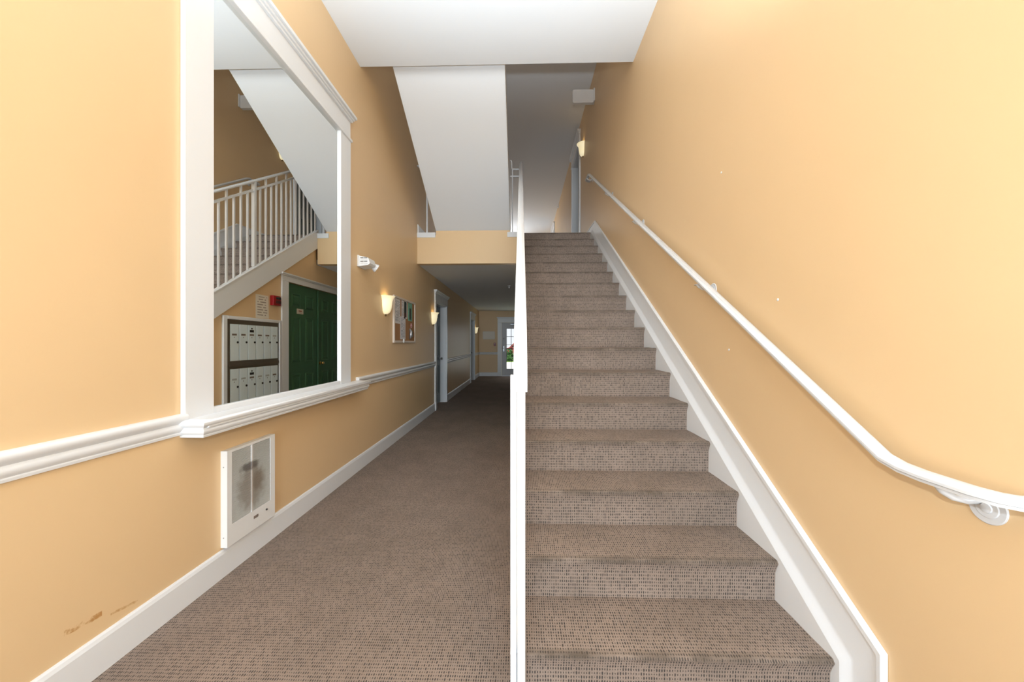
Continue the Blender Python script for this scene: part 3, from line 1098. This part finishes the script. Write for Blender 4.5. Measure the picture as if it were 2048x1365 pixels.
# ------------------------------------------------------------------ wall heater
ht = thing('wall_heater', 'white wall heater with dusty louvred grille below the mirror', 'heater', (XL, 2.155, 0.16))
HX = XL + 0.036
hy0, hy1, hz0, hz1 = 1.962, 2.350, 0.160, 0.688
gy0, gy1, gz0, gz1 = 1.995, 2.310, 0.274, 0.674
mb = MB()
mb.box(XL, HX, hy0, gy0, hz0, hz1).box(XL, HX, gy1, hy1, hz0, hz1).box(XL, HX, gy0, gy1, hz0, gz0).box(XL, HX, gy0, gy1, gz1, hz1)
mb.build('housing', M['plastic'], ht)
MB().box(XL, XL + 0.008, gy0, gy1, gz0, gz1).build('cavity', M['dark_gap'], ht)
ymid = 2.148
MB().box(XL + 0.010, HX + 0.002, ymid - 0.0055, ymid + 0.0055, gz0, gz1, 0.001).build('center_bar', M['slat'], ht)
nsl = 54
proto = {}
for a, b in ((gy0, ymid - 0.0055), (ymid + 0.0055, gy1)):
    for k in range(nsl):
        z = gz0 + (k + 0.5) * (gz1 - gz0) / nsl
        if a not in proto:
            mb = MB()
            mb.prism([(XL + 0.020, -0.0010), (HX - 0.001, -0.0036), (HX - 0.001, -0.0016), (XL + 0.020, 0.0014)], a, b, 'y')
            o = mb.build('slat', M['slat'])
            o.parent = ht
            o.location = Vector((0, 0, z)) - ht.location
            proto[a] = o
        else:
            o = proto[a].copy()
            COL.objects.link(o)
            o.location = Vector((0, 0, z)) - ht.location
MB().lathe((HX, 2.270, 0.233), [(0.006, 0), (0.006, 0.004), (0.004, 0.006)], 14, 'x').build('knob', M['dark'], ht, 40)
MB().box(HX, HX + 0.002, 2.160, 2.198, 0.224, 0.240, 0.0006).build('badge', M['tag'], ht)
for z in (0.60, 0.215):
    MB().lathe((XL + 0.016, hy0, z), [(0.0035, 0), (0.0035, -0.001), (0.001, -0.0015)], 10, 'y').build('screw', M['steel'], ht)

# ------------------------------------------------------------------ emergency light on the left wall
em = thing('emergency_light', 'white emergency light with ribbed housing and lamp head beside the mirror', 'light', (XL, 3.70, 2.05))
MB().box(XL, XL + 0.016, 3.625, 3.80, 2.045, 2.160, 0.004).build('back_plate', M['plastic'], em)
mb = MB()
mb.prism([(XL + 0.014, 2.050), (XL + 0.105, 2.062), (XL + 0.125, 2.080), (XL + 0.105, 2.135), (XL + 0.014, 2.156)], 3.640, 3.80, 'y')
mb.build('housing', M['plastic'], em)
for k in range(4):
    z = 2.074 + k * 0.018
    for (xa, xb) in ((0.030, 0.060), (0.066, 0.098)):
        MB().box(XL + xa, XL + xb, 3.634, 3.642, z, z + 0.010, 0.002).build('rib', M['steel'] if k % 2 else M['plastic'], em)
def lamp_head(y, aim):
    mb = MB()
    c = Vector((XL + 0.092, y, 2.080))
    d_ = Vector(aim).normalized()
    pr = [(-0.035, 0.018), (-0.02, 0.030), (0.025, 0.046), (0.030, 0.046), (0.026, 0.038), (0.0, 0.030)]
    mb.tube([c + d_ * a for a, r in pr], [r for a, r in pr], 18)
    mb.build('lamp_head', M['metal_white'], em, 40)
lamp_head(3.83, (0.60, 0.42, -0.45))
MB().tube([(XL + 0.10, 3.79, 2.085), (XL + 0.125, 3.81, 2.072)], 0.014, 10).build('swivel', M['plastic'], em, 50)


# ------------------------------------------------------------------ wall sconces
def make_sconce(label, x, y, z, sgn, energy):
    t = thing('wall_sconce', label, 'lamp', (x, y, z), 'alabaster wall sconces')
    if not sconces:
        mb = MB()
        prof = [(0.004, -0.118), (0.030, -0.112), (0.055, -0.096), (0.070, -0.070), (0.079, -0.035), (0.085, 0.010), (0.090, 0.050),
                (0.098, 0.075), (0.110, 0.092), (0.118, 0.098), (0.120, 0.102), (0.114, 0.102), (0.100, 0.090), (0.085, 0.05), (0.075, -0.03), (0.050, -0.085)]
        mb.lathe((0, 0, 0), prof, 28, 'z', -PI / 2, PI / 2)
        me = mb.build('lamp_shade', M['shade'], None, 50)
        me.parent = t
        fin = MB().lathe((0.010, 0, -0.118), [(0.003, -0.022), (0.009, -0.018), (0.010, -0.010), (0.006, -0.004), (0.014, 0.002), (0.016, 0.006), (0.004, 0.008)], 14, 'z').build('finial', M['bronze'], None, 40)
        fin.parent = t
        pl = MB().box(0, 0.012, -0.035, 0.035, -0.10, 0.06, 0.004).build('back_plate', M['bronze'])
        pl.parent = t
    else:
        for ch in [q for q in D.objects if q.parent == sconces[0] and q.type == 'MESH']:
            c = ch.copy()
            COL.objects.link(c)
            c.parent = t
    if sgn < 0:
        t.rotation_euler = (0, 0, PI)
    sconces.append(t)
    b = lamp('sconce_bulb', 'POINT', (0.055, 0, 0.065), energy, (1.0, 0.80, 0.45), shadow_soft_size=0.025)
    b.parent = t
    return t


sconces = []
make_sconce('lit alabaster sconce between the emergency light and the bulletin board', XL, 4.375, 1.740, 1, 0.32)
make_sconce('lit alabaster sconce just before the nearer dark hall door', XL, 6.76, 1.740, 1, 0.32)
make_sconce('lit alabaster sconce past the far hall door near the end wall', XL, 13.12, 1.740, 1, 0.32)
make_sconce('lit alabaster sconce high on the right wall beside the upper corridor door', XR, 6.62, FL2 + 1.735, -1, 0.32)

# ------------------------------------------------------------------ bulletin board and what hangs on it
bb = thing('bulletin_board', 'cork bulletin board in a pale frame between two sconces', 'board', (XL, 5.10, 1.285))
by0, by1, bz0, bz1 = 4.635, 5.575, 1.283, 1.893
BX = XL + 0.026
for (a, b, c, e) in ((by0, by0 + 0.03, bz0, bz1), (by1 - 0.03, by1, bz0, bz1), (by0 + 0.03, by1 - 0.03, bz0, bz0 + 0.03), (by0 + 0.03, by1 - 0.03, bz1 - 0.03, bz1)):
    MB().box(XL, BX, a, b, c, e, 0.004).build('board_frame', M['board_frame'], bb)
MB().box(XL, XL + 0.014, by0 + 0.03, by1 - 0.03, bz0 + 0.03, bz1 - 0.03).build('cork_panel', M['cork'], bb)
PX = XL + 0.0145


def sheet(name, label, cat, y0, y1, z0, z1, mat, layer=0, tilt=0.0, group='papers pinned to the bulletin board'):
    x = PX + 0.0016 * layer
    mb = MB()
    c, s = math.cos(tilt), math.sin(tilt)
    cy, cz = (y0 + y1) / 2, (z0 + z1) / 2
    pts = [(cy + (u - cy) * c - (v - cz) * s, cz + (u - cy) * s + (v - cz) * c) for u, v in ((y0, z0), (y1, z0), (y1, z1), (y0, z1))]
    mb.prism(pts, x, x + 0.0012, 'x')
    o = mb.build(name, mat)
    tag(o, label, cat, group)
    return o


sheet('notice', 'large white printed sheet at the near edge of the bulletin board', 'paper', 4.668, 4.895, 1.537, 1.862, M['print2'])
sheet('notice', 'long white list at the bottom middle of the bulletin board', 'paper', 4.895, 5.115, 1.330, 1.640, M['print3'])
sheet('flyer', 'narrow grey flyer at the top middle of the bulletin board', 'paper', 4.940, 5.048, 1.635, 1.862, M['print2'], 1)
sheet('photo_card', 'dark green and maroon photo card with a white edge on the bulletin board', 'paper', 5.035, 5.195, 1.622, 1.862, M['paper'], 0, 0.05)
pc = [o for o in D.objects if o.name.startswith('photo_card')][0]
MB().prism([(5.048, 1.70), (5.160, 1.70), (5.165, 1.855), (5.050, 1.855)], PX + 0.0012, PX + 0.0018, 'x').build('photo_print', M['dark_photo'], pc)
MB().prism([(5.052, 1.640), (5.168, 1.640), (5.160, 1.70), (5.050, 1.70)], PX + 0.0012, PX + 0.0018, 'x').build('caption_block', M['maroon'], pc)
gf = sheet('flyer', 'green flyer with a dark block at the far top of the bulletin board', 'paper', 5.232, 5.430, 1.600, 1.862, M['print_green'])
MB().box(PX + 0.0012, PX + 0.0018, 5.292, 5.378, 1.625, 1.785).build('photo_print', M['dark_photo'], gf)
tag(MB().tube([(XL + 0.017, 5.31, 1.485), (XL + 0.042, 5.29, 1.44), (XL + 0.042, 5.285, 1.38), (XL + 0.017, 5.305, 1.345)], [0.012, 0.026, 0.030, 0.014], 10).build('ornament', M['steel'], None, 60),
    'small dark hanging ornament at the far bottom of the bulletin board', 'ornament')
mb = MB()
for k in range(6):
    a = k * PI / 3
    mb.prism([(5.385 + 0.010 * math.cos(a), 1.535 + 0.010 * math.sin(a)), (5.385 + 0.034 * math.cos(a + 0.35), 1.535 + 0.034 * math.sin(a + 0.35)),
              (5.385 + 0.038 * math.cos(a), 1.535 + 0.038 * math.sin(a)), (5.385 + 0.034 * math.cos(a - 0.35), 1.535 + 0.034 * math.sin(a - 0.35))], PX, PX + 0.006, 'x')
mb.lathe((PX, 5.385, 1.535), [(0.013, 0.0), (0.013, 0.008), (0.004, 0.011)], 12, 'x')
tag(mb.build('paper_flower', M['pink'], None, merge=False), 'small pink paper flower at the far side of the bulletin board', 'decoration')
mb = MB().lathe((XL + 0.026, 5.0, 1.310), [(0.030, 0.0), (0.030, 0.006), (0.018, 0.012), (0.004, 0.014)], 16, 'x')
tag(mb.build('clip_magnet', M['paper'], None, 40), 'small white clip on the bottom frame of the bulletin board', 'clip')

# ------------------------------------------------------------------ end wall: sign and pull station
mb = MB()
prof = [(-1.487 + 0.03, 1.43), (-1.017 - 0.03, 1.43)]
def rrect(u0, u1, v0, v1, r, n=4):
    P = []
    for cx, cy, a in ((u1 - r, v0 + r, -PI / 2), (u1 - r, v1 - r, 0), (u0 + r, v1 - r, PI / 2), (u0 + r, v0 + r, PI)):
        P += [(cx + r * math.cos(a + PI / 2 * i / n), cy + r * math.sin(a + PI / 2 * i / n)) for i in range(n + 1)]
    return P
mb.prism(rrect(-1.485, -1.018, 1.43, 1.738, 0.035), YE - 0.014, YE, 'y')
sg = mb.build('wall_sign', M['paper'])
tag(sg, 'cream rounded sign with faint print on the end wall beside the glazed door', 'sign')
mb = MB()
mb.box(-1.46, -1.043, YE - 0.016, YE - 0.014, 1.455, 1.713)
mb.build('print_face', M['sign'], sg)
ps = thing('pull_station', 'small dark red pull station beside the glazed end door', 'alarm', (-1.017, YE, 1.175))
MB().box(-1.058, -0.977, YE - 0.035, YE, 1.178, 1.298, 0.006).build('housing', M['red'], ps)
MB().box(-1.045, -0.99, YE - 0.045, YE - 0.035, 1.205, 1.225, 0.003).build('pull_bar', M['dark'], ps)

# ------------------------------------------------------------------ sprinkler, wall sensor, exit sign, wall anchors
sp = thing('sprinkler', 'small white sprinkler on the ceiling of the lower hall', 'sprinkler', (-0.26, 8.0, HC))
MB().lathe((-0.26, 8.0, HC), [(0.035, 0), (0.033, -0.006), (0.012, -0.010), (0.012, -0.028), (0.006, -0.034)], 16).build('escutcheon', M['metal_white'], sp, 40)
MB().lathe((-0.26, 8.0, HC), [(0.018, -0.044), (0.018, -0.047), (0.002, -0.048)], 12).build('deflector', M['metal_white'], sp)
sn = thing('wall_sensor', 'tiny white sensor high on the right wall of the upper corridor', 'sensor', (XR, 10.9, 5.29))
MB().box(XR - 0.03, XR, 10.87, 10.93, 5.29, 5.40, 0.006).build('housing', M['plastic'], sn)
MB().lathe((XR - 0.03, 10.9, 5.325), [(0.014, 0), (0.012, -0.006), (0.003, -0.009)], 12, 'x').build('lens', M['tag_pale'], sn)
ex = thing('exit_sign', 'white end mounted exit sign housing high on the right wall', 'sign', (XR, 5.63, 4.92))
MB().box(XR - 0.022, XR, 5.575, 5.685, 4.945, 5.140, 0.006).build('canopy', M['plastic'], ex)
mb = MB()
mb.prism(rrect(XR - 0.335, XR - 0.020, 4.930, 5.130, 0.022), 5.600, 5.655, 'y')
mb.build('housing', M['plastic'], ex)
for y, z, lab in ((2.082, 2.232, 'tiny white wall anchor above the middle of the handrail'),
                  (1.630, 1.467, 'tiny white wall anchor above the lower handrail'),
                  (2.007, 1.242, 'tiny white wall anchor below the handrail')):
    tag(MB().lathe((XR, y, z), [(0.006, -0.0003), (0.006, -0.002), (0.003, -0.0035)], 10, 'x').build('wall_anchor', M['plastic'], None, 40), lab, 'anchor')

# ------------------------------------------------------------------ mailboxes, notice and alarm under the stairs (seen in the mirror)
mx = thing('mailbox_unit', 'wall unit of twelve pale blue mailboxes in a brown metal frame under the stairs', 'mailbox', (0, 4.41, MBX[2]))
y0, y1, z0, z1 = MBX
for (a, b, c, e) in ((y0 - 0.058, y0, z0 - 0.04, z1 + 0.04), (y0, y1, z1, z1 + 0.04), (y0, y1, z0 - 0.04, z0), (y1, y1 + 0.046, z0 - 0.04, z1 + 0.04)):
    MB().box(-0.026, 0.0, a, b, c, e, 0.006).build('casing', M['white'], mx)
rows_ = [(1.074, 1.497), (0.566, 0.988)]
ry0, ry1 = 4.018, 4.828
mb = MB()
mb.box(-0.014, 0.03, y0, ry0, z0, z1).box(-0.014, 0.03, ry1, y1, z0, z1)
mb.box(-0.014, 0.03, ry0, ry1, rows_[0][1], z1).box(-0.014, 0.03, ry0, ry1, rows_[1][1], rows_[0][0]).box(-0.014, 0.03, ry0, ry1, z0, rows_[1][0])
mb.box(0.004, 0.03, ry0, ry1, rows_[1][0], rows_[0][1])
mb.build('metal_frame', M['box_frame'], mx)
mb = MB().box(-0.0225, -0.014, ry0 - 0.012, ry1 + 0.012, 1.012, 1.048, 0.002)
mb.build('frame_rail', M['box_frame'], mx)
bw = (ry1 - ry0) / 6
for r_, (c, e) in enumerate(rows_):
    for k in range(6):
        a = ry0 + k * bw + 0.006
        b = ry0 + (k + 1) * bw - 0.006
        dr = MB().box(-0.016, 0.003, a, b, c + 0.003, e - 0.003, 0.002).build('mailbox_door', M['box_door'], mx)
        cy = (a + b) / 2 - 0.006
        tm = M['tag'] if (r_ == 0 and k < 5) or (r_ == 1 and k in (2, 5)) else M['tag_pale']
        MB().box(-0.0185, -0.016, cy - 0.033, cy + 0.033, e - 0.132, e - 0.112).build('name_tag', tm, dr)
        MB().lathe((-0.016, cy, e - 0.152), [(0.007, 0), (0.007, -0.002), (0.002, -0.003)], 10, 'x').build('rivet', M['steel'], dr)
        MB().lathe((-0.016, b - 0.021, e - 0.210), [(0.0125, 0), (0.0125, -0.006), (0.008, -0.008)], 14, 'x').build('lock', M['dark'], dr)
        if k == 2:
            MB().box(-0.018, -0.016, cy - 0.032, cy + 0.032, e - 0.090, e - 0.062).build('nameplate', M['dark'], dr)
            MB().lathe((-0.016, cy, e - 0.045), [(0.009, 0), (0.009, -0.004), (0.003, -0.005)], 12, 'x').build('keyhole', M['dark'], dr)
nt_ = MB().prism([(4.435, 1.592), (4.668, 1.592), (4.660, 1.885), (4.432, 1.885)], -0.0025, -0.0008, 'x').build('notice', M['print'])
tag(nt_, 'cream printed notice taped above the mailboxes under the stairs', 'paper')
al = thing('fire_alarm', 'red fire alarm box above the mailboxes beside the green doors', 'alarm', (0, 4.76, 1.775))
MB().box(-0.050, 0.0, 4.690, 4.842, 1.772, 1.902, 0.010, 2).build('housing', M['red'], al, 40)
MB().box(-0.054, -0.050, 4.730, 4.835, 1.80, 1.84, 0.002).build('label_plate', M['maroon'], al)
MB().box(-0.058, -0.050, 4.735, 4.83, 1.855, 1.885, 0.004).build('strobe_lens', M['dark_photo'], al)
